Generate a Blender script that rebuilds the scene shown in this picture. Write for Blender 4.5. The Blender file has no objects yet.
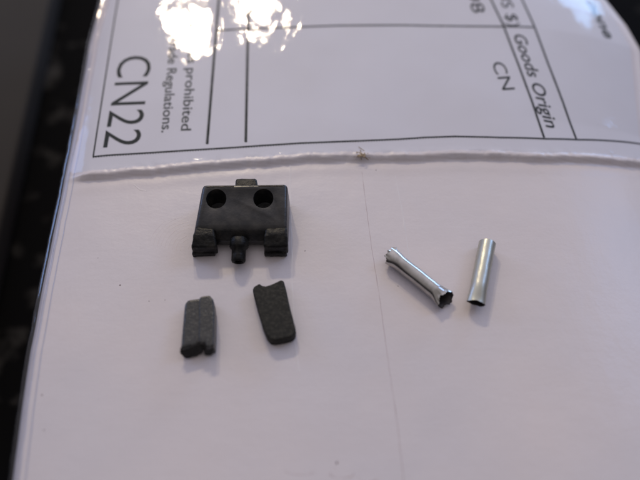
import bpy, bmesh, math, random
from mathutils import Vector, noise
random.seed(7)
S = 0.001                       # all coordinates below are in millimetres
SC = bpy.context.scene
COL = SC.collection
# ------------------------------------------------------------------ camera
TILT = math.radians(33.0); D = 78.0; F = 640.0
FWD = Vector((0, math.sin(TILT), -math.cos(TILT)))
UP = Vector((0, math.cos(TILT), math.sin(TILT)))
CAM = -D * FWD
cd = bpy.data.cameras.new('camera'); cam = bpy.data.objects.new('camera', cd); COL.objects.link(cam)
cam.location = CAM * S; cam.rotation_euler = (TILT, 0, 0)
cd.sensor_width = 36; cd.lens = 36; cd.clip_start = 0.002; cd.clip_end = 20
cd.dof.use_dof = True; cd.dof.focus_distance = 78.0 * S; cd.dof.aperture_fstop = 14.5; cd.dof.aperture_blades = 0
SC.camera = cam
SC.view_settings.view_transform = 'Standard'; SC.view_settings.look = 'None'
SC.view_settings.exposure = 0; SC.view_settings.gamma = 1
# ------------------------------------------------------------------ room light
W = bpy.data.worlds.new('World'); SC.world = W; W.use_nodes = True
nt = W.node_tree; nt.nodes.clear()
out = nt.nodes.new('ShaderNodeOutputWorld'); bg = nt.nodes.new('ShaderNodeBackground')
tc = nt.nodes.new('ShaderNodeTexCoord'); sp = nt.nodes.new('ShaderNodeSeparateXYZ')
nt.links.new(tc.outputs['Generated'], sp.inputs[0])
r1 = nt.nodes.new('ShaderNodeValToRGB')      # dim room: dark behind the photographer, pale towards the window wall
r1.color_ramp.elements[0].position = 0.40; r1.color_ramp.elements[0].color = (0.05, 0.044, 0.048, 1)
r1.color_ramp.elements[1].position = 0.80; r1.color_ramp.elements[1].color = (0.64, 0.61, 0.71, 1)
ma = nt.nodes.new('ShaderNodeMath'); ma.operation = 'MULTIPLY_ADD'; ma.inputs[1].default_value = 0.5; ma.inputs[2].default_value = 0.5
nt.links.new(sp.outputs['Y'], ma.inputs[0]); nt.links.new(ma.outputs[0], r1.inputs[0])
r2 = nt.nodes.new('ShaderNodeValToRGB')      # the ceiling, evenly pale
r2.color_ramp.elements[0].position = 0.35; r2.color_ramp.elements[0].color = (0, 0, 0, 1)
r2.color_ramp.elements[1].position = 0.75; r2.color_ramp.elements[1].color = (0.36, 0.33, 0.33, 1)
nt.links.new(sp.outputs['Z'], r2.inputs[0])
ad = nt.nodes.new('ShaderNodeMixRGB'); ad.blend_type = 'ADD'; ad.inputs[0].default_value = 1
nt.links.new(r1.outputs[0], ad.inputs[1]); nt.links.new(r2.outputs[0], ad.inputs[2])
nt.links.new(ad.outputs[0], bg.inputs[0]); bg.inputs[1].default_value = 0.80
nt.links.new(bg.outputs[0], out.inputs[0])

def area(name, az, el, dist, w, h, L, col, target=(0, 5, 0)):
    """soft lamp; az from +Y towards +X, el above the table; L = radiance"""
    az, el = math.radians(az), math.radians(el)
    d = Vector((math.sin(az) * math.cos(el), math.cos(az) * math.cos(el), math.sin(el)))
    ld = bpy.data.lights.new(name, 'AREA'); ld.shape = 'ELLIPSE' if w == h else 'RECTANGLE'
    ld.size = w * S; ld.size_y = h * S; ld.color = col
    A = w * h * S * S * (math.pi / 4 if w == h else 1)
    ld.energy = L * math.pi * A
    o = bpy.data.objects.new(name, ld); COL.objects.link(o)
    o.location = (Vector(target) + d * dist) * S
    o.rotation_euler = (-d).to_track_quat('-Z', 'Y').to_euler()
area('ceiling_lamp', -14.6, 37.5, 600, 26, 26, 420, (1.0, 0.84, 0.60), (-14, 40, 0))
area('ceiling_lamp', -6.3, 37.0, 600, 22, 22, 380, (1.0, 0.84, 0.60), (-11, 40, 0))
area('window', 60, 33, 900, 230, 260, 4.6, (0.30, 0.52, 1.0))
area('window', 29, 11, 900, 300, 190, 7.0, (0.36, 0.60, 1.0))
area('window', -58, 18, 900, 300, 300, 4.2, (0.32, 0.50, 1.0))

# ------------------------------------------------------------------ pixel -> world
def ray(px, py):
    return ((px - 320) * Vector((1, 0, 0)) + (240 - py) * UP + F * FWD).normalized()
def P(px, py, z=0.0):
    r = ray(px, py); t = (z - CAM.z) / r.z
    return CAM + r * t
def interp(tab, x):
    if x <= tab[0][0]: a, b = tab[0], tab[1]
    elif x >= tab[-1][0]: a, b = tab[-2], tab[-1]
    else:
        for a, b in zip(tab, tab[1:]):
            if x <= b[0]: break
    return a[1] + (b[1] - a[1]) * (x - a[0]) / (b[0] - a[0])
def smooth(a, b, x):
    t = max(0, min(1, (x - a) / (b - a))); return t * t * (3 - 2 * t)

# outline of the parcel's top
LE = sorted([(p.y, p.x) for p in [P(x, y, -0.6) for x, y in ((99, 0), (88, 42), (68, 150), (45, 260), (27, 350), (9, 480))]])
RE = sorted([(p.y, p.x - 1.5) for p in [P(x, y, -4.5) for x, y in ((598, -8), (609, 0), (630, 26), (645, 52))]] + [(20, 47), (-60, 48)])
def Hb(x, y):                                     # the broad shape alone
    z = 0.0; s = xR(y) - x
    if s < 26: z -= 4.6 * (1 - max(0, s) / 26) ** 2.2
    s = x - xL(y)
    if s < 7: z -= 0.7 * (1 - max(0, s) / 7) ** 2
    return z
def xL(y): return interp(LE, y) + 0.10 * noise.noise(Vector((y * .12, 3, 1)))
def xR(y): return interp(RE, y)
def Pb(px, py):
    p = P(px, py)
    for _ in range(8): p = P(px, py, Hb(p.x, p.y))
    return p
RIDGE = [(p.x, p.y) for p in [Pb(x, y) for x, y in ((60, 181), (88, 179.5), (150, 174), (200, 169), (240, 166), (300, 161.5), (345, 159.5), (370, 160.5), (410, 160), (450, 158), (540, 161), (640, 167))]]
def ridge_y(x): return interp(RIDGE, x) + 0.22 * noise.noise(Vector((x * .35, 9, 2))) + 0.09 * noise.noise(Vector((x * 1.3, 4, 2))) + 0.05 * noise.noise(Vector((x * 4.1, 4, 8)))
def H(x, y):
    z = Hb(x, y)
    d = y - ridge_y(x)
    e = smooth(0.5, 4.0, x - xL(y))
    w = 0.40 + 0.16 * noise.noise(Vector((x * .25, 1, 7)))
    z += e * 0.52 * smooth(-w * .7, w * .4, d)
    z += e * (0.17 + 0.14 * noise.noise(Vector((x * .4, 2, 5)))) * math.exp(-((d - 0.35) / 0.55) ** 2)
    z += 0.07 * e * math.exp(-((d - 0.5) / 0.7) ** 2) * noise.noise(Vector((x * 3.2, y * 2.5, 6)))
    z += 0.16 * e * math.exp(-((d - .5) / .9) ** 2) * (.25 - abs(noise.noise(Vector((x * .8 + .35 * y, y * .5, 21)))))
    z += 0.05 * e * math.exp(-((d + 1.5) / 0.8) ** 2)
    if d > 0:                                     # the loose pouch ripples
        k = min(1, d / 6)
        z += k * 0.09 * noise.noise(Vector((x * .10, y * .06, 4)))
        z += k * 0.015 * noise.noise(Vector((x * .45, y * .22, 14)))
    z += 0.02 * noise.noise(Vector((x * .2, y * .2, 0)))
    return z
def Q(px, py, off=0.0):
    p = P(px, py, 0)
    for _ in range(7): p = P(px, py, H(p.x, p.y) + off)
    return p

# ------------------------------------------------------------------ materials
def mat(name, base, rough=0.5, metal=0.0, coat=0.0, var=None, bump=None, spec=0.5, coat_rough=0.1, sss=0):
    m = bpy.data.materials.new(name); m.use_nodes = True
    n = m.node_tree; b = n.nodes['Principled BSDF']
    b.inputs['Base Color'].default_value = (*base, 1); b.inputs['Roughness'].default_value = rough
    b.inputs['Metallic'].default_value = metal; b.inputs['Coat Weight'].default_value = coat
    b.inputs['Coat Roughness'].default_value = coat_rough; b.inputs['Specular IOR Level'].default_value = spec
    tc = n.nodes.new('ShaderNodeTexCoord')
    if var:                                       # (second colour, scale per metre, low, high, detail)
        c2, sc, lo, hi, det = var
        t = n.nodes.new('ShaderNodeTexNoise'); t.inputs['Scale'].default_value = sc; t.inputs['Detail'].default_value = det
        n.links.new(tc.outputs['Object'], t.inputs['Vector'])
        r = n.nodes.new('ShaderNodeValToRGB'); r.color_ramp.elements[0].position = lo; r.color_ramp.elements[1].position = hi
        r.color_ramp.elements[0].color = (*base, 1); r.color_ramp.elements[1].color = (*c2, 1)
        n.links.new(t.outputs['Fac'], r.inputs[0]); n.links.new(r.outputs[0], b.inputs['Base Color'])
    if bump:                                      # list of (scale, distance mm, stretch xyz)
        prev = None
        for sc, dist, st in bump:
            mp = n.nodes.new('ShaderNodeMapping'); mp.inputs['Scale'].default_value = st
            n.links.new(tc.outputs['Object'], mp.inputs[0])
            t = n.nodes.new('ShaderNodeTexNoise'); t.inputs['Scale'].default_value = sc; t.inputs['Detail'].default_value = 4
            n.links.new(mp.outputs[0], t.inputs['Vector'])
            bp = n.nodes.new('ShaderNodeBump'); bp.inputs['Distance'].default_value = dist * S; bp.inputs['Strength'].default_value = 1
            n.links.new(t.outputs['Fac'], bp.inputs['Height'])
            if prev: n.links.new(prev.outputs[0], bp.inputs['Normal'])
            prev = bp
        n.links.new(prev.outputs[0], b.inputs['Normal'])
        if coat: n.links.new(prev.outputs[0], b.inputs['Coat Normal'])
    return m
M_bag = mat('white_polythene', (0.695, 0.637, 0.64), 0.34, var=((0.64, 0.605, 0.63), 45, .35, .68, 5),
            bump=[(160, .15, (1, .5, 1)), (700, .022, (.45, 1, 1)), (2600, .012, (1, 1, 1))])
M_paper = mat('label_paper', (0.655, 0.655, 0.715), 0.6, var=((0.63, 0.625, 0.675), 60, .4, .7, 3), bump=[(3000, .004, (1, 1, 1))])
M_ink = mat('printed_ink', (0.006, 0.012, 0.012), 0.6, var=((0.025, 0.035, 0.032), 2500, .45, .75, 3), spec=0.12)
M_ink_pale = mat('pale_printed_ink', (0.06, 0.07, 0.07), 0.6, var=((0.13, 0.14, 0.14), 2500, .45, .75, 3), spec=0.12)
M_block = mat('worn_black_plastic', (0.012, 0.0125, 0.014), 0.31, var=((0.045, 0.042, 0.038), 700, .42, .72, 8),
              bump=[(1800, .03, (1, 1, 1)), (5200, .012, (1, 1, 1))], spec=0.55)
M_block_rough = mat('rough_black_plastic', (0.007, 0.007, 0.007), 0.44, var=((0.035, 0.033, 0.028), 1100, .50, .74, 8),
                    bump=[(1500, .12, (1, 1, 1)), (5000, .03, (1, 1, 1))], spec=0.22)
M_pad = mat('scuffed_black_rubber', (0.017, 0.018, 0.018), 0.32, var=((0.10, 0.10, 0.092), 3600, .56, .74, 6),
            bump=[(3000, .035, (2.2, .8, 1)), (4200, .03, (1, 1, 1))], spec=0.6)
M_pad2 = mat('dull_black_rubber', (0.009, 0.0085, 0.0065), 0.66, var=((0.032, 0.030, 0.023), 3200, .45, .72, 8),
             bump=[(2600, .03, (1, 1, 1)), (5200, .02, (1, 1, 1))], spec=0.3)
M_cut = mat('cut_black_face', (0.008, 0.008, 0.008), 0.6, bump=[(1600, .06, (1, 1, 1))])
M_steel = mat('bare_steel', (0.48, 0.47, 0.455), 0.16, 1.0, var=((0.38, 0.37, 0.355), 1500, .42, .72, 6),
              bump=[(900, .012, (1, 1, 1)), (5000, .003, (1, 1, 1))])
M_steel2 = mat('brushed_steel', (0.47, 0.48, 0.42), 0.36, 1.0, var=((0.46, 0.46, 0.42), 900, .4, .7, 6),
               bump=[(1500, .014, (3, .5, 1)), (5000, .004, (1, 1, 1))])
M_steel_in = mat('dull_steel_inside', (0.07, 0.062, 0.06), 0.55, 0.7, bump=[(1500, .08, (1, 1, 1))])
M_gum = mat('brown_gum', (0.30, 0.22, 0.13), 0.5, bump=[(3000, .05, (1, 1, 1))])
M_speck = mat('dark_dust', (0.17, 0.13, 0.14), 0.8)
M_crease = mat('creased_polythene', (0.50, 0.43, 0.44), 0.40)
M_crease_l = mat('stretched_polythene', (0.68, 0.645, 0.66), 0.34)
M_print = mat('grease_mark', (0.68, 0.62, 0.62), 0.25)
M_table = mat('dark_stone', (0.004, 0.004, 0.0045), 0.85, var=((0.04, 0.038, 0.037), 130, .57, .72, 3), spec=0.03)
M_board = mat('grey_board', (0.040, 0.036, 0.033), 0.8, var=((0.035, 0.032, 0.03), 30, .4, .7, 3), spec=0.15)

def film_mat(name, rough, bumps, tint=(0.97, 0.97, 0.99), ior=1.5):
    m = bpy.data.materials.new(name); m.use_nodes = True; n = m.node_tree; n.nodes.clear()
    o = n.nodes.new('ShaderNodeOutputMaterial'); mx = n.nodes.new('ShaderNodeMixShader')
    tr = n.nodes.new('ShaderNodeBsdfTransparent'); tr.inputs[0].default_value = (*tint, 1)
    gl = n.nodes.new('ShaderNodeBsdfGlossy'); gl.inputs['Roughness'].default_value = rough
    fr = n.nodes.new('ShaderNodeFresnel'); ge = n.nodes.new('ShaderNodeNewGeometry')
    mr = n.nodes.new('ShaderNodeMapRange'); mr.inputs['To Min'].default_value = ior; mr.inputs['To Max'].default_value = 1 / ior
    n.links.new(ge.outputs['Backfacing'], mr.inputs['Value']); n.links.new(mr.outputs[0], fr.inputs[0])   # a thin sheet: no total reflection from inside
    tc = n.nodes.new('ShaderNodeTexCoord'); prev = None
    for sc, dist, st in bumps:
        mp = n.nodes.new('ShaderNodeMapping'); mp.inputs['Scale'].default_value = st
        n.links.new(tc.outputs['Object'], mp.inputs[0])
        t = n.nodes.new('ShaderNodeTexNoise'); t.inputs['Scale'].default_value = sc; t.inputs['Detail'].default_value = 3
        n.links.new(mp.outputs[0], t.inputs['Vector'])
        bp = n.nodes.new('ShaderNodeBump'); bp.inputs['Distance'].default_value = dist * S
        n.links.new(t.outputs['Fac'], bp.inputs['Height'])
        if prev: n.links.new(prev.outputs[0], bp.inputs['Normal'])
        prev = bp
    n.links.new(prev.outputs[0], gl.inputs['Normal']); n.links.new(prev.outputs[0], fr.inputs['Normal'])
    n.links.new(fr.outputs[0], mx.inputs[0]); n.links.new(tr.outputs[0], mx.inputs[1]); n.links.new(gl.outputs[0], mx.inputs[2])
    n.links.new(mx.outputs[0], o.inputs[0])
    return m
M_film = film_mat('clear_glossy_film', 0.045, [(150, .10, (1, .5, 1)), (520, .055, (1, .55, 1)), (1800, .004, (1, 1, 1))], (0.98, 0.98, 0.99), 1.32)
M_seam = film_mat('clear_seam_film', 0.08, [(300, .10, (1, .4, 1)), (2000, .02, (1, 1, 1))], (0.86, 0.88, 0.93), 1.7)

# ------------------------------------------------------------------ object helpers
def mesh_obj(name, verts, faces, m, parent=None, sm=True, loc=None):
    """verts in world mm; loc = origin in mm (things) ; parts keep their parent's origin"""
    o0 = Vector(loc) if loc is not None else (Vector(parent['_o']) if parent is not None else Vector((0, 0, 0)))
    me = bpy.data.meshes.new(name); me.from_pydata([tuple((Vector(v) - o0) * S) for v in verts], [], faces); me.update()
    return link(name, me, m, parent, sm, o0)
def link(name, me, m, parent, sm, o0):
    for mm in (m if isinstance(m, (list, tuple)) else [m]): me.materials.append(mm)
    if sm: me.polygons.foreach_set('use_smooth', [True] * len(me.polygons))
    o = bpy.data.objects.new(name, me); COL.objects.link(o)
    if parent is not None: o.parent = parent
    else: o.location = o0 * S
    o['_o'] = tuple(o0)
    return o
def bm_obj(name, bm, m, parent, sm=True):
    bmesh.ops.recalc_face_normals(bm, faces=bm.faces)
    o0 = Vector(parent['_o'])
    for v in bm.verts: v.co = (v.co - o0) * S
    me = bpy.data.meshes.new(name); bm.to_mesh(me); bm.free()
    return link(name, me, m, parent, sm, o0)
def empty(name, label, cat, loc, group=None):
    o = bpy.data.objects.new(name, None); COL.objects.link(o); o.location = Vector(loc) * S; o.empty_display_size = 0.002
    o['label'] = label; o['category'] = cat; o['_o'] = tuple(loc)
    if group: o['group'] = group
    return o
def hull(pts, cuts=0, rnd=0.0, bev=0.0, amp=0.0, freq=1.0, seed=0):
    bm = bmesh.new()
    for p in pts: bm.verts.new(p)
    r = bmesh.ops.convex_hull(bm, input=bm.verts)
    bmesh.ops.delete(bm, geom=[g for g in r['geom_interior'] if isinstance(g, bmesh.types.BMVert)], context='VERTS')
    bmesh.ops.dissolve_limit(bm, angle_limit=math.radians(2), verts=bm.verts, edges=bm.edges)
    return finish(bm, cuts, bev, amp, freq, seed)
def finish(bm, cuts, bev, amp, freq, seed):
    bmesh.ops.recalc_face_normals(bm, faces=bm.faces)
    if bev:
        bmesh.ops.bevel(bm, geom=[e for e in bm.edges if e.calc_face_angle(0) > .3], offset=bev, segments=3, profile=0.5, affect='EDGES', clamp_overlap=True)
    bmesh.ops.triangulate(bm, faces=bm.faces)
    for _ in range(cuts):
        ed = [e for e in bm.edges if e.calc_length() > 0.22]
        if ed: bmesh.ops.subdivide_edges(bm, edges=ed, cuts=1); bmesh.ops.triangulate(bm, faces=bm.faces)
    bm.normal_update()
    if amp:
        mv = []
        for v in bm.verts:
            q = v.co * freq + Vector((seed * 7.3, 0, 0))
            mv.append(v.normal * amp * (noise.noise(q) + .5 * noise.noise(q * 2.3) + .3 * noise.noise(q * 5)))
        for v, d in zip(bm.verts, mv): v.co += d
    return bm
def prism(outline, zt, thick, cuts=3, bev=.15, amp=0.03, freq=1.5, seed=0, flare=0.0):
    """outline: pixels of the top face at height zt(i) ; extruded down by thick"""
    bm = bmesh.new(); top = []
    for i, (x, y) in enumerate(outline):
        z = zt(i) if callable(zt) else zt
        top.append(P(x, y, z))
    c = sum(top, Vector()) / len(top)
    vt = [bm.verts.new(p) for p in top]
    vb = [bm.verts.new(Vector((p.x + (p.x - c.x) * flare, p.y + (p.y - c.y) * flare, p.z - thick))) for p in top]
    bm.faces.new(vt); bm.faces.new(vb[::-1])
    n = len(top)
    for i in range(n): bm.faces.new((vt[i], vb[i], vb[(i + 1) % n], vt[(i + 1) % n]))
    return finish(bm, cuts, bev, amp, freq, seed)

# ------------------------------------------------------------------ setting: table far below the parcel's top
TZ = -40.0
def table():
    N = 24; v = []; f = []
    for j in range(N + 1):
        for i in range(N + 1): v.append((-900 + 1800 * i / N, -900 + 1800 * j / N, TZ))
    for j in range(N):
        for i in range(N): a = j * (N + 1) + i; f.append((a, a + 1, a + N + 2, a + N + 1))
    o = mesh_obj('table_top', v, f, M_table); o['kind'] = 'structure'; o['label'] = 'dark speckled table top out of focus below the white parcel'
table()
def board():
    a, b = P(52, -10, TZ + 6), P(-4, 240, TZ + 6)
    d = (b - a).normalized(); nrm = Vector((-d.y, d.x, 0)); nrm = nrm if nrm.x < 0 else -nrm
    a = a - d * 60; b = b + d * 30
    pts = [a, b, b + nrm * 60, a + nrm * 60]
    bm = hull([Vector((p.x, p.y, z)) for p in pts for z in (TZ, TZ + 6)], 0, bev=.8)
    e = empty('grey_board', 'dark grey flat board lying on the table at the far left', 'board', (pts[2].x, pts[2].y, TZ))
    bm_obj('board_slab', bm, M_board, e)
board()

# ------------------------------------------------------------------ parcel
parcel = empty('mailing_parcel', 'white plastic mailing parcel with a clear pouch and customs label, lying on the dark table', 'parcel', (5, 15, TZ))
def bag_body():
    Y0, Y1 = -52.0, 82.0; NR = 430
    prof = [(0.0, -1)] ; v = []; f = []; cols = 300
    rows = []
    for j in range(NR + 1):
        y = Y0 + (Y1 - Y0) * j / NR
        l, r = xL(y), xR(y); row = []
        zl, zr = H(l + 1.2, y), H(r - .5, y)
        end = min(1, (y - Y0) / 6, (Y1 - y) / 8); drop = -6 * (1 - math.sqrt(max(0, 1 - (1 - max(0, end)) ** 2)))
        for k in range(10):                                  # left wall up to the rounded edge
            t = k / 10; row.append((l + 1.6 - 1.6 * math.sin(math.pi * .5 * min(1, t * 1.2)) - 2.2 * math.sin(math.pi * (1 - t)) * (1 - t), y, TZ + (zl - 1.2 - TZ) * t))
        for k in range(8):
            a = math.pi * .5 * k / 8; row.append((l + 1.2 - 1.2 * math.cos(a), y, zl - 1.2 + 1.2 * math.sin(a) + drop))
        for i in range(cols + 1):
            x = l + 1.2 + (r - .5 - l - 1.2) * i / cols
            row.append((x, y, H(x, y) + drop))
        for k in range(1, 9):
            a = math.pi * .5 * k / 8; row.append((r - .5 + 2.0 * math.sin(a), y, zr - 2.0 + 2.0 * math.cos(a) + drop))
        for k in range(1, 11):
            t = k / 10; row.append((r + 1.5 + 1.5 * math.sin(math.pi * t), y, zr - 2 + drop + (TZ - zr + 2 - drop) * t))
        rows.append(row)
    n = len(rows[0])
    for row in rows: v += row
    for j in range(NR):
        for i in range(n - 1): a = j * n + i; f.append((a, a + 1, a + n + 1, a + n))
    f.append(tuple(range(n))[::-1] if False else tuple(reversed(range(n)))); f.append(tuple(NR * n + i for i in range(n)))
    mesh_obj('bag_body', v, f, M_bag, parcel)
bag_body()
def sheet(name, off, m, il, ir, iy, nx=230, ny=210, y1=74, parent=None, thick=0.05):
    v = []; f = []
    for j in range(ny + 1):
        for i in range(nx + 1):
            t = j / ny; y = 10.0
            for _ in range(3):
                x = xL(y) + il + (xR(y) - ir - xL(y) - il) * i / nx
                y0 = ridge_y(x) + iy; y = y0 + (y1 - y0) * t
            v.append((x, y, H(x, y) + off - (off + .03) * max(0, 1 - 2.5 * (y - y0)) + (0 if j else 0)))
    for j in range(ny):
        for i in range(nx): a = j * (nx + 1) + i; f.append((a, a + 1, a + nx + 2, a + nx + 1))
    return mesh_obj(name, v, f, m, parent if parent is not None else parcel)
label = sheet('customs_label', 0.05, M_paper, 1.9, 1.2, 0.75)
film = sheet('clear_pouch', 0.17, M_film, 0.7, 0.3, 0.5)
LO = 0.075
def strip(name, pts, w, m=M_ink, parent=None, teeth=False, off=LO, up=0.0, step=.35):
    """thin printed line following pixel points over the surface"""
    wp = [Q(x, y) for x, y in pts]; path = []
    for a, b in zip(wp, wp[1:]):
        n = max(1, int((b - a).length / step))
        for k in range(n): path.append(a.lerp(b, k / n))
    path.append(wp[-1]); v = []; f = []
    for i, p in enumerate(path):
        q0, q1 = path[max(0, i - 1)], path[min(len(path) - 1, i + 1)]
        d = (q1 - q0); d.z = 0; d.normalize(); nn = Vector((-d.y, d.x, 0))
        ww = w * 1.2 * (1 + .12 * noise.noise(p * 3))
        A = p + nn * ww / 2; B = p - nn * ww / 2
        for q in ([A, p, B] if up else [A, B]): v.append((q.x, q.y, H(q.x, q.y) + off + (up if (q is p) else 0)))
    k = 3 if up else 2
    for i in range(len(path) - 1):
        for c in range(k - 1): a = i * k + c; f.append((a, a + 1, a + k + 1, a + k))
    if teeth:
        L = 0; last = path[0]
        for i in range(1, len(path)):
            a, b = path[i - 1], path[i]; seg = (b - a).length
            d = (b - a).normalized(); nn = Vector((d.y, -d.x, 0)).normalized()
            if nn.y > 0: nn = -nn
            q = a + nn * w * .45; r = q + d * .17; s = r + nn * .13; t = q + nn * .13; i0 = len(v)
            for e in (q, r, s, t): v.append((e.x, e.y, H(e.x, e.y) + off + .002))
            f.append((i0, i0 + 1, i0 + 2, i0 + 3))
    return mesh_obj(name, v, f, m, parent if parent is not None else label, sm=False)
strip('border_line', [(93, 157), (150, 153), (240, 147.3), (300, 143.3), (360, 141), (400, 139.3), (425, 137.6), (455, 136.6), (500, 137.7), (545, 139), (577, 139.8), (640, 144), (655, 146)], .19, teeth=True)
strip('border_line', [(124, -40), (118, 0), (105.5, 78), (93.3, 157)], .17)
strip('column_line', [(222, -40), (219, 0), (215, 49), (207.4, 144.5)], .25, teeth=True)
strip('column_line', [(250.5, -40), (249, 0), (248, 41), (246, 142.5)], .25, teeth=True)
strip('row_line', [(217, 31), (249, 29), (300, 27.3), (340, 25.8), (400, 25.5), (460, 26.5), (504, 27), (534, 27.6)], .26, M_ink)
strip('column_line', [(473, -40), (491, 0), (503, 25), (516, 59), (532, 102), (544, 138)], .26)
strip('column_line', [(502, -40), (522, 0), (533.5, 25), (548, 64), (563, 103), (576, 139)], .26)

def text(body, a, b, cap, w=0.0, m=M_ink, spacing=1.0, shear=0.0):
    """a, b: pixels of baseline start and end on the label; cap: cap height in mm"""
    A, B = Q(*a), Q(*b); cu = bpy.data.curves.new('t', 'FONT'); cu.body = body; cu.size = 1; cu.offset = w; cu.resolution_u = 4
    cu.space_character = spacing; cu.shear = shear
    o = bpy.data.objects.new('t', cu); COL.objects.link(o)
    dg = bpy.context.evaluated_depsgraph_get(); me = bpy.data.meshes.new_from_object(o.evaluated_get(dg)); bpy.data.objects.remove(o)
    bm = bmesh.new(); bm.from_mesh(me); bpy.data.meshes.remove(me)
    bmesh.ops.triangulate(bm, faces=bm.faces)
    x0 = min(v.co.x for v in bm.verts); x1 = max(v.co.x for v in bm.verts)
    d = B - A; d.z = 0; L = d.length; d.normalize(); n = Vector((-d.y, d.x, 0))
    for v in bm.verts:
        q = A + d * ((v.co.x - x0) / (x1 - x0) * L) + n * (v.co.y / .69 * cap)
        v.co = Vector((q.x, q.y, H(q.x, q.y) + LO + .006))
    nm = {'CN22': 'printed_heading'}.get(body, 'printed_words')
    return bm_obj(nm, bm, m, label, sm=False)
text('CN22', (119.5, 57), (102.8, 148), 4.95, -.008)
text('Trade Regulations.', (170.5, 36), (161.5, 133), 1.38, .008, M_ink_pale)
text('articles prohibited', (191, 26), (181, 131), 1.38, .008, M_ink_pale)
text('CN', (491, 63), (502.5, 90.5), 1.9, -.002, M_ink)
text('Goods Origin', (513, 35), (546.5, 128), 1.85, .01, M_ink, shear=.15)
text('(US $)', (495, -14), (509, 27), 1.9, .0, M_ink)
text('98', (465, -7), (473, 13.5), 2.1, .0, M_ink)
text('none', (586, 2), (605, 38), 2.1, .03, M_ink_pale)

def tube_path(name, pts, r, m, parent, nseg=8, off=0.0, world=False):
    path = pts if world else [Q(x, y) for x, y in pts]; v = []; f = []
    for i, p in enumerate(path):
        q0, q1 = path[max(0, i - 1)], path[min(len(path) - 1, i + 1)]
        d = (q1 - q0).normalized(); s = d.cross(Vector((0, 0, 1))).normalized(); u = s.cross(d)
        rr = r(i / (len(path) - 1)) if callable(r) else r
        for k in range(nseg): a = 2 * math.pi * k / nseg; v.append(p + s * math.cos(a) * rr + u * math.sin(a) * rr + Vector((0, 0, off)))
    for i in range(len(path) - 1):
        for k in range(nseg): a = i * nseg + k; b = i * nseg + (k + 1) % nseg; f.append((a, b, b + nseg, a + nseg))
    f.append(tuple(range(nseg))); f.append(tuple((len(path) - 1) * nseg + k for k in reversed(range(nseg))))
    return mesh_obj(name, v, f, m, parent)
for k, (inset, rr) in enumerate(((0.95, .12), (1.7, .07))):            # welded film seam along the left edge
    pts = []
    for j in range(260):
        y = -50 + 126 * j / 259; x = xL(y) + inset + .06 * noise.noise(Vector((y * .5, k, 0)))
        pts.append(Vector((x, y, H(max(x, xL(y) + 1.2), y) - (1.2 - math.sqrt(max(0, 1.44 - (1.2 - min(1.2, inset)) ** 2))))))
    tube_path('edge_seam', pts, rr, M_seam, parcel, 10, 0.02, world=True)

def flange():                                     # the clear film stands out a little past the white edge
    v = []; f = []; N = 8; M = 300
    for j in range(M + 1):
        y = -50 + 128 * j / M; l = xL(y); z0 = H(l + 1.2, y)
        for i in range(N + 1):
            t = i / N; x = l + .75 - 1.05 * t + .05 * noise.noise(Vector((y * .9, 0, 7))) * t
            v.append((x, y, z0 + .10 + .22 * t - .60 * t * t + .04 * noise.noise(Vector((y * .4, x, 7)))))
    for j in range(M):
        for i in range(N): a = j * (N + 1) + i; f.append((a, a + N + 1, a + N + 2, a + 1))
    mesh_obj('film_flange', v, f, film_mat('flange_film', 0.08, [(500, .03, (1, .3, 1))], (0.80, 0.83, 0.90), 1.7), parcel)
flange()
def ridge_line(pts, w, h, m, jit=.05, name='crease'):
    wp = [Q(x, y) for x, y in pts]; path = []
    for a, b in zip(wp, wp[1:]):
        n = max(2, int((b - a).length / .35))
        for k in range(n): path.append(a.lerp(b, k / n))
    path.append(wp[-1]); v = []; f = []
    sd = random.random() * 99
    for i, p in enumerate(path):
        q0, q1 = path[max(0, i - 1)], path[min(len(path) - 1, i + 1)]
        d = (q1 - q0); d.z = 0; d.normalize(); nn = Vector((-d.y, d.x, 0))
        c = p + nn * jit * noise.noise(Vector((i * .35, sd, 0))); k = max(.0, .5 + 1.1 * noise.noise(Vector((i * .21, sd, 3))))
        for s, z in ((-.5, -.02), (-.2, 1), (.2, 1), (.5, -.02)):
            q = c + nn * w * s * (.5 + .5 * k); v.append((q.x, q.y, H(q.x, q.y) + (h * k * z if z > 0 else -.01)))
    for i in range(len(path) - 1):
        for c in range(3): a = i * 4 + c; f.append((a, a + 1, a + 5, a + 4))
    return mesh_obj(name, v, f, m, parcel)
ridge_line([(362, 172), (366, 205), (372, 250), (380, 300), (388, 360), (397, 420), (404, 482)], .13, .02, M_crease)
ridge_line([(395, 176), (402, 210), (410, 262)], .30, .015, M_crease_l)
ridge_line([(290, 165), (291.5, 260), (294, 340), (299, 372)], .40, .015, M_crease_l, .06)
ridge_line([(134, 185), (140, 190), (147, 191)], .16, .03, M_crease_l)
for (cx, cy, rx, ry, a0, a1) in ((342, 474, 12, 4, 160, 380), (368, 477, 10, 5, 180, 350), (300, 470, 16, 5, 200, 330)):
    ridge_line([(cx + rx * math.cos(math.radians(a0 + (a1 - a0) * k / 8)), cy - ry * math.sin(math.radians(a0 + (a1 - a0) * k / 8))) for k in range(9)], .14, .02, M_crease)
for k in range(11):                                                                 # greasy fingerprint left of the black block
    R = 8 + 3.9 * k; pts = []
    for a in range(9):
        th = math.radians(100 + 85 * a / 8 - k * 1.5); pts.append((196 + R * math.cos(th) * 1.0, 250 - R * math.sin(th) * .82))
    ridge_line([p for p in pts if p[0] < 190], .15, .010, M_print, .04, 'fingerprint_ridge') if sum(p[0] < 190 for p in pts) > 2 else None

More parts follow.
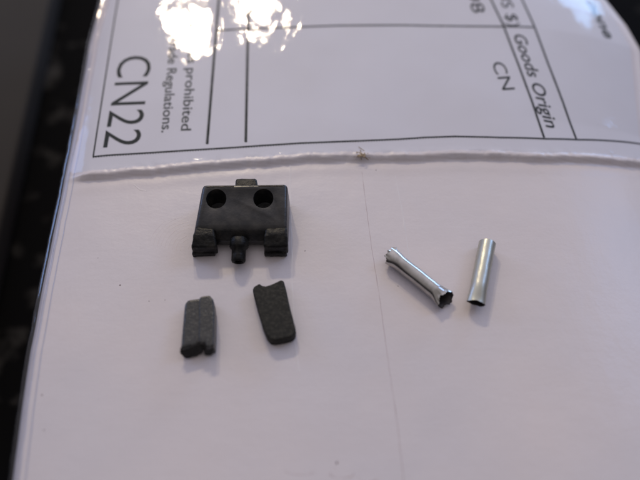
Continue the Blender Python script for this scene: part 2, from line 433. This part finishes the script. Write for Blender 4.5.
# specks of dust and the dried gum on the pouch edge
def specks():
    v = []; f = []
    L = [(120, 285, .16), (149, 301, .12), (165, 300, .1), (98, 258, .08), (305, 251, .12), (314, 199, .07), (398, 286, .13), (376, 170, .13), (337, 463, .2), (356, 159, .1), (42, 395, .15), (44, 430, .12), (175, 219, .08)]
    for _ in range(25): L.append((random.uniform(30, 640), random.uniform(180, 480), random.uniform(.015, .035)))
    for x, y, r in L:
        if 190 < x < 300 and 175 < y < 275: continue
        c = Q(x, y); i0 = len(v)
        for k in range(6): a = k * math.pi / 3; rr = r * random.uniform(.5, 1); v.append((c.x + rr * math.cos(a) * .8, c.y + rr * math.sin(a), c.z - .01))
        v.append((c.x, c.y, c.z + r * .5))
        for k in range(6): f.append((i0 + k, i0 + (k + 1) % 6, i0 + 6))
    o = mesh_obj('dust_specks', v, f, M_speck); o['kind'] = 'stuff'; o['label'] = 'tiny dark dust specks scattered on the white plastic'
specks()
def gum():
    c = Q(362, 155); v = []; f = []
    for n in range(26):
        a = random.uniform(0, 6.28); R = abs(random.gauss(0, .8)); p = Q(362 + R * 6 * math.cos(a), 155 + R * 3.5 * math.sin(a), .17)
        r = random.uniform(.07, .2); i0 = len(v)
        for k in range(7): b = k * 2 * math.pi / 7; rr = r * random.uniform(.4, 1.3); v.append((p.x + rr * math.cos(b), p.y + rr * math.sin(b), p.z - .02))
        v.append((p.x, p.y, p.z + r * .45))
        for k in range(7): f.append((i0 + k, i0 + (k + 1) % 7, i0 + 7))
    for a, b in (((358, 147), (364, 151)), ((360, 150), (361, 160)), ((353, 157), (370, 158)), ((358, 152), (368, 160))):
        p, q = Q(*a, .18), Q(*b, .18); i0 = len(v); v += [p, p + Vector((.12, 0, .05)), q + Vector((.10, 0, .05)), q]; f.append((i0, i0 + 1, i0 + 2, i0 + 3))
    o = mesh_obj('gum_residue', v, f, M_gum, loc=c); o['label'] = 'small crumb of brown dried gum stuck on the pouch edge'; o['category'] = 'residue'
gum()

# ------------------------------------------------------------------ black block
B0 = P(240, 222, 0); B0.z = 0
block = empty('connector_block', 'black plastic block with two round holes, two feet and a centre pin', 'plastic block', B0)
def block_body():
    ZB, ZF = 4.3, 2.85
    top = [(202.5, 184, ZB), (287.5, 183.2, ZB), (287, 228, ZF), (195.2, 228, ZF)]
    pts = [P(*t) for t in top]
    bl, br = pts[0], pts[1]; fl, fr = pts[3], pts[2]
    mid = [P(192, 243.5, 1.05), P(288, 243.5, 1.05)]
    low = [Vector((bl.x - .15, bl.y + .3, .02)), Vector((br.x + .15, br.y + .3, .02)), Vector((mid[1].x, mid[1].y + .35, .02)), Vector((mid[0].x, mid[0].y + .35, .02))]
    bm = hull(pts + low + mid, 0, bev=.46)
    o = bm_obj('body', bm, M_block, block)
    cut = []
    for cx, cy in ((216.2, 198.6), (263.3, 198.2)):
        c = P(cx, cy, 3.85); b = bmesh.new()
        bmesh.ops.create_cone(b, cap_ends=True, segments=40, radius1=1.20, radius2=1.22, depth=5.4)
        for v in b.verts: v.co += c + Vector((0, 0, .2)) ; 
        c_o = bm_obj('cut', b, M_block, block); cut.append(c_o)
        md = o.modifiers.new('b', 'BOOLEAN'); md.object = c_o; md.operation = 'DIFFERENCE'; md.solver = 'EXACT'
    bv = o.modifiers.new('v', 'BEVEL'); bv.width = .06 * S; bv.segments = 2; bv.limit_method = 'ANGLE'; bv.angle_limit = math.radians(50)
    dg = bpy.context.evaluated_depsgraph_get(); me = bpy.data.meshes.new_from_object(o.evaluated_get(dg))
    o.modifiers.clear(); o.data = me
    for c in cut: bpy.data.objects.remove(c)
    o.data.polygons.foreach_set('use_smooth', [True] * len(me.polygons)); me.set_sharp_from_angle(angle=math.radians(38))
block_body()
# tab behind
a, b = P(236, 178, 3.9), P(256.5, 178, 3.9)
bm_obj('rear_tab', hull([P(234.5, 187, 4.1), P(258, 187, 4.1), a, b] + [Vector((p.x, p.y, 1.0)) for p in (P(234.5, 187, 3.9), P(258, 187, 3.9), a, b)], 2, bev=.22, amp=.05, freq=2), M_block_rough, block)
wear_glint = mat('worn_edge_highlight', (0.085, 0.068, 0.050), 0.30, var=((0.03, 0.028, 0.025), 2200, .45, .6, 4), bump=[(2500, .04, (1, 1, 1))])  # worn far edge; its brown colour also paints in the warm highlight there
for ea, eb in ((206.5, 234), (258.5, 283)):
    tube_path('worn_glint_edge', [P(ea + (eb - ea) * k / 30, 187.0 - .8 * (ea + (eb - ea) * k / 30 - 203) / 84, 4.14) + Vector((0, .05 * noise.noise(Vector((k * .5, ea, 0))), 0)) for k in range(31)], .11, wear_glint, block, 8, 0, world=True)
# feet, rough from being cut
def foot(pts_top, zt, zb, seed, lip):
    top = [P(x, y, z) for x, y, z in pts_top]
    back = [Vector((p.x, p.y, .3)) for p in top[:2]]
    front = [Vector((p.x, p.y + .1, zb)) for p in top[2:]]
    bm_obj('foot', hull(top + back + front + [top[0].lerp(top[3], .45) + Vector((0, 0, .35)), top[1].lerp(top[2], .4) + Vector((0, 0, .3))], 5, bev=.26, amp=.07, freq=1.0, seed=seed), M_block_rough, block)
    l = [P(x, y, z) for x, y, z in lip]
    bm_obj('foot_lip', hull(l + [Vector((p.x, p.y + .15, 0.02)) for p in l], 5, bev=.12, amp=.06, freq=1.3, seed=seed + 3), M_block_rough, block)
foot([(196, 226.5, 2.85), (214, 228, 2.75), (216.5, 247, 2.2), (190.5, 247.5, 2.2)], 0, .5, 1, [(194, 240, 1.1), (215, 240, 1.1), (214.5, 253.5, .9), (191.5, 254.5, .9)])
foot([(265, 228, 2.75), (287, 226.5, 2.85), (288, 247, 2.2), (263.5, 247, 2.2)], 0, .5, 2, [(265, 240, 1.1), (286.5, 240, 1.1), (286.5, 254, .9), (264, 254, .9)])
def pin():
    a, b = P(239.3, 238.5, 1.7), P(238.4, 262.5, 1.05); d = (b - a).normalized(); s = d.cross(Vector((0, 0, 1))).normalized(); u = s.cross(d); L = (b - a).length
    v = []; f = []; N = 28; prof = [(0, .95), (.45, .95), (.50, .93), (.55, .86), (.57, .64), (.70, .62), (.93, .63), (.985, .58), (1.0, .45)]
    prof = [(0, .9), (.06, 1.08), (.36, 1.12), (.42, 1.02), (.46, .84), (.72, .82), (.93, .84), (.985, .76), (1.0, .55)]
    for t, r in prof:
        for k in range(N):
            an = 2 * math.pi * k / N; p = a + d * L * t + (s * math.cos(an) + u * math.sin(an)) * r
            p += (s * math.cos(an) + u * math.sin(an)) * .05 * noise.noise(p * 2.2); v.append(p)
    for i in range(len(prof) - 1):
        for k in range(N): q = i * N + k; w = i * N + (k + 1) % N; f.append((q, w, w + N, q + N))
    f.append(tuple(range(N))); f.append(tuple((len(prof) - 1) * N + k for k in reversed(range(N))))
    mesh_obj('pin', v, f, M_block_rough, block)
pin()

# ------------------------------------------------------------------ two black pads
p0 = P(196, 328, 0)
pad = empty('rubber_pad', 'black ribbed pad with a lengthwise groove and black cut end, left of the other pad', 'rubber pad', (p0.x, p0.y, 0), 'loose black pads below the block')
bm_obj('pad_body', prism([(184.5, 303.5), (187.5, 299.5), (199, 298), (206, 300), (205.0, 341.5), (180.5, 349)], 1.66, 1.64, 4, .28, .02, 1.5, 11, .02), M_pad, pad)
bm_obj('raised_rib', prism([(198.8, 298.5), (201, 296.2), (209.5, 295), (213.2, 299), (214.6, 312), (213.8, 346), (206, 347), (204.5, 342.5), (198.2, 343)], 1.90, 1.88, 4, .24, .02, 1.5, 12, .02), M_pad, pad)
bm_obj('cut_end', hull([P(179.5, 348, 1.42), P(203, 342.8, 1.5), P(179, 352, 1.1), P(185.5, 360.2, .15), P(202, 354, .15), P(204, 347, 1.2), P(199, 340, 1.0), P(184, 344, 1.0)], 5, bev=.12, amp=.08, freq=2, seed=5), M_cut, pad)
bm_obj('cut_end', hull([P(204.8, 345.5, 1.68), P(213.3, 346, 1.68), P(204, 355.6, .3), P(212, 356, .3), P(214, 350, 1.2), P(205, 342, 1), P(213, 342, 1)], 5, bev=.12, amp=.06, freq=2, seed=8), M_cut, pad)
p0 = P(275, 312, 0)
pad2 = empty('rubber_pad', 'flat dull black pad with a notched top and rounded lower corners, below the block', 'rubber pad', (p0.x, p0.y, 0), 'loose black pads below the block')
bm_obj('pad_body', prism([(252.6, 289.5), (253.8, 286.5), (257, 284.8), (259.2, 283.2), (262.5, 285.6), (266.5, 285.8), (272, 284), (281, 279.6), (283.6, 280.5), (286.5, 291), (290, 307), (295.5, 328), (295.2, 333), (292, 336.5), (284, 338.6), (274.5, 340.2), (270, 339.3), (266.5, 335.5), (262.8, 326), (258, 310)],
                       1.35, 1.33, 4, .16, .02, 1.6, 21, .015), M_pad2, pad2)

# ------------------------------------------------------------------ two steel tubes
def steel_tube(name, label, a, b, r, m, prof, rag, seed, roll=0.0, slant=(0, 0), wall=.14):
    """prof(t) -> (rx, rz, lift) radius factors; rag(t end) raggedness in mm"""
    A, B = P(*a, r), P(*b, r); A.z = B.z = 0; d = (B - A); L = d.length; d.normalize(); s = Vector((d.y, -d.x, 0)); u = Vector((0, 0, 1))
    c0 = (A + B) / 2; e = empty(name, label, 'metal tube', (c0.x, c0.y, 0), 'cut metal tubes on the right')
    NA, NL = 72, 90
    def grid(inner):
        v = []
        for i in range(NL + 1):
            t = i / NL; rx, rz = prof(t)
            for k in range(NA):
                an = 2 * math.pi * k / NA; off = 0
                nz = noise.noise(Vector((math.cos(an) * 1.25 + seed, math.sin(an) * 1.25, 0 if t < .5 else 7))) + .22 * noise.noise(Vector((math.cos(an) * 5 + seed, math.sin(an) * 5, 0 if t < .5 else 7)))
                off = (slant[0] * -math.sin(an) * max(0, 1 - t * 2.5) + slant[1] * math.sin(an) * max(0, 1 - (1 - t) * 2.5)) * -1 - nz * rag[0] * max(0, 1 - t * 5) ** 2 + nz * rag[1] * max(0, 1 - (1 - t) * 5) ** 2
                w = wall if inner else 0
                RX, RZ = rx * r - w, rz * r - w
                dn = .025 * noise.noise(Vector((math.cos(an) * 1.2 + seed, math.sin(an) * 1.2, t * 5)))
                flare = .35 * (max(0, 1 - t * 7) ** 2 * rag[0] + max(0, 1 - (1 - t) * 7) ** 2 * rag[1]) * .5 * noise.noise(Vector((math.cos(an) * 2.5, math.sin(an) * 2.5, seed + (3 if t > .5 else 0))))
                x = math.cos(an) * (RX + dn + flare); z = math.sin(an) * (RZ + dn + flare)
                p = A + d * (L * t + off) + s * x + u * (z + max(r, rz * r))
                p.z = max(p.z, .01 if not inner else .05)
                v.append(p)
        return v
    f = []
    for i in range(NL):
        for k in range(NA): q = i * NA + k; w_ = i * NA + (k + 1) % NA; f.append((q, w_, w_ + NA, q + NA))
    vo = grid(False); vi = grid(True); n = len(vo)
    mesh_obj('tube_wall', vo, f, m, e)
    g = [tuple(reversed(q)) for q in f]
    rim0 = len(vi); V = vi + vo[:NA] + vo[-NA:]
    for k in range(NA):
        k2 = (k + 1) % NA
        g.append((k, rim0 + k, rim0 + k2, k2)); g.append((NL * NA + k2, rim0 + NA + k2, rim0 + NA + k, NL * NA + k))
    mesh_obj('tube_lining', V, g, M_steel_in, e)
    return e
def bump_(t, c, w): return math.exp(-((t - c) / w) ** 2)
steel_tube('steel_tube', 'bright steel tube with flared ragged ends and a blue glint, lying slantwise', (391, 256), (446, 300), .93, M_steel,
           lambda t: (1 + .30 * smooth(.78, 1.0, t) + .24 * smooth(.18, 0, t), 1 - .30 * smooth(.84, 1, t) - .12 * smooth(.15, 0, t)), (.55, .62), 3.1, slant=(-.25, .55))
steel_tube('steel_tube', 'dull steel tube with a clean straight upper end, standing almost upright in the picture', (487.3, 243.5), (476.0, 303), 1.0, M_steel2,
           lambda t: (1 - .03 * t + .07 * smooth(.74, 1.0, t), 1 - .30 * smooth(.72, 1, t)), (.04, .14), 8.4, slant=(0, -.10))
t1 = bpy.data.objects['steel_tube']                # torn scraps of metal folded over the upper end
for cx, cy, z, rr, sd in ((390.5, 252.5, 1.5, .36, 1), (394.5, 249.5, 1.6, .32, 2), (387, 257, 1.0, .30, 3)):
    c = P(cx, cy, z); rnd = random.Random(sd)
    pts = [c + Vector((rnd.uniform(-1, 1), rnd.uniform(-1, 1), rnd.uniform(-.5, .5))) * rr * 1.2 for _ in range(11)]
    bm_obj('torn_scrap', hull(pts, 1, amp=.06, freq=3, seed=sd), M_steel, t1, sm=False)
for o in bpy.data.objects:
    if '_o' in o: del o['_o']
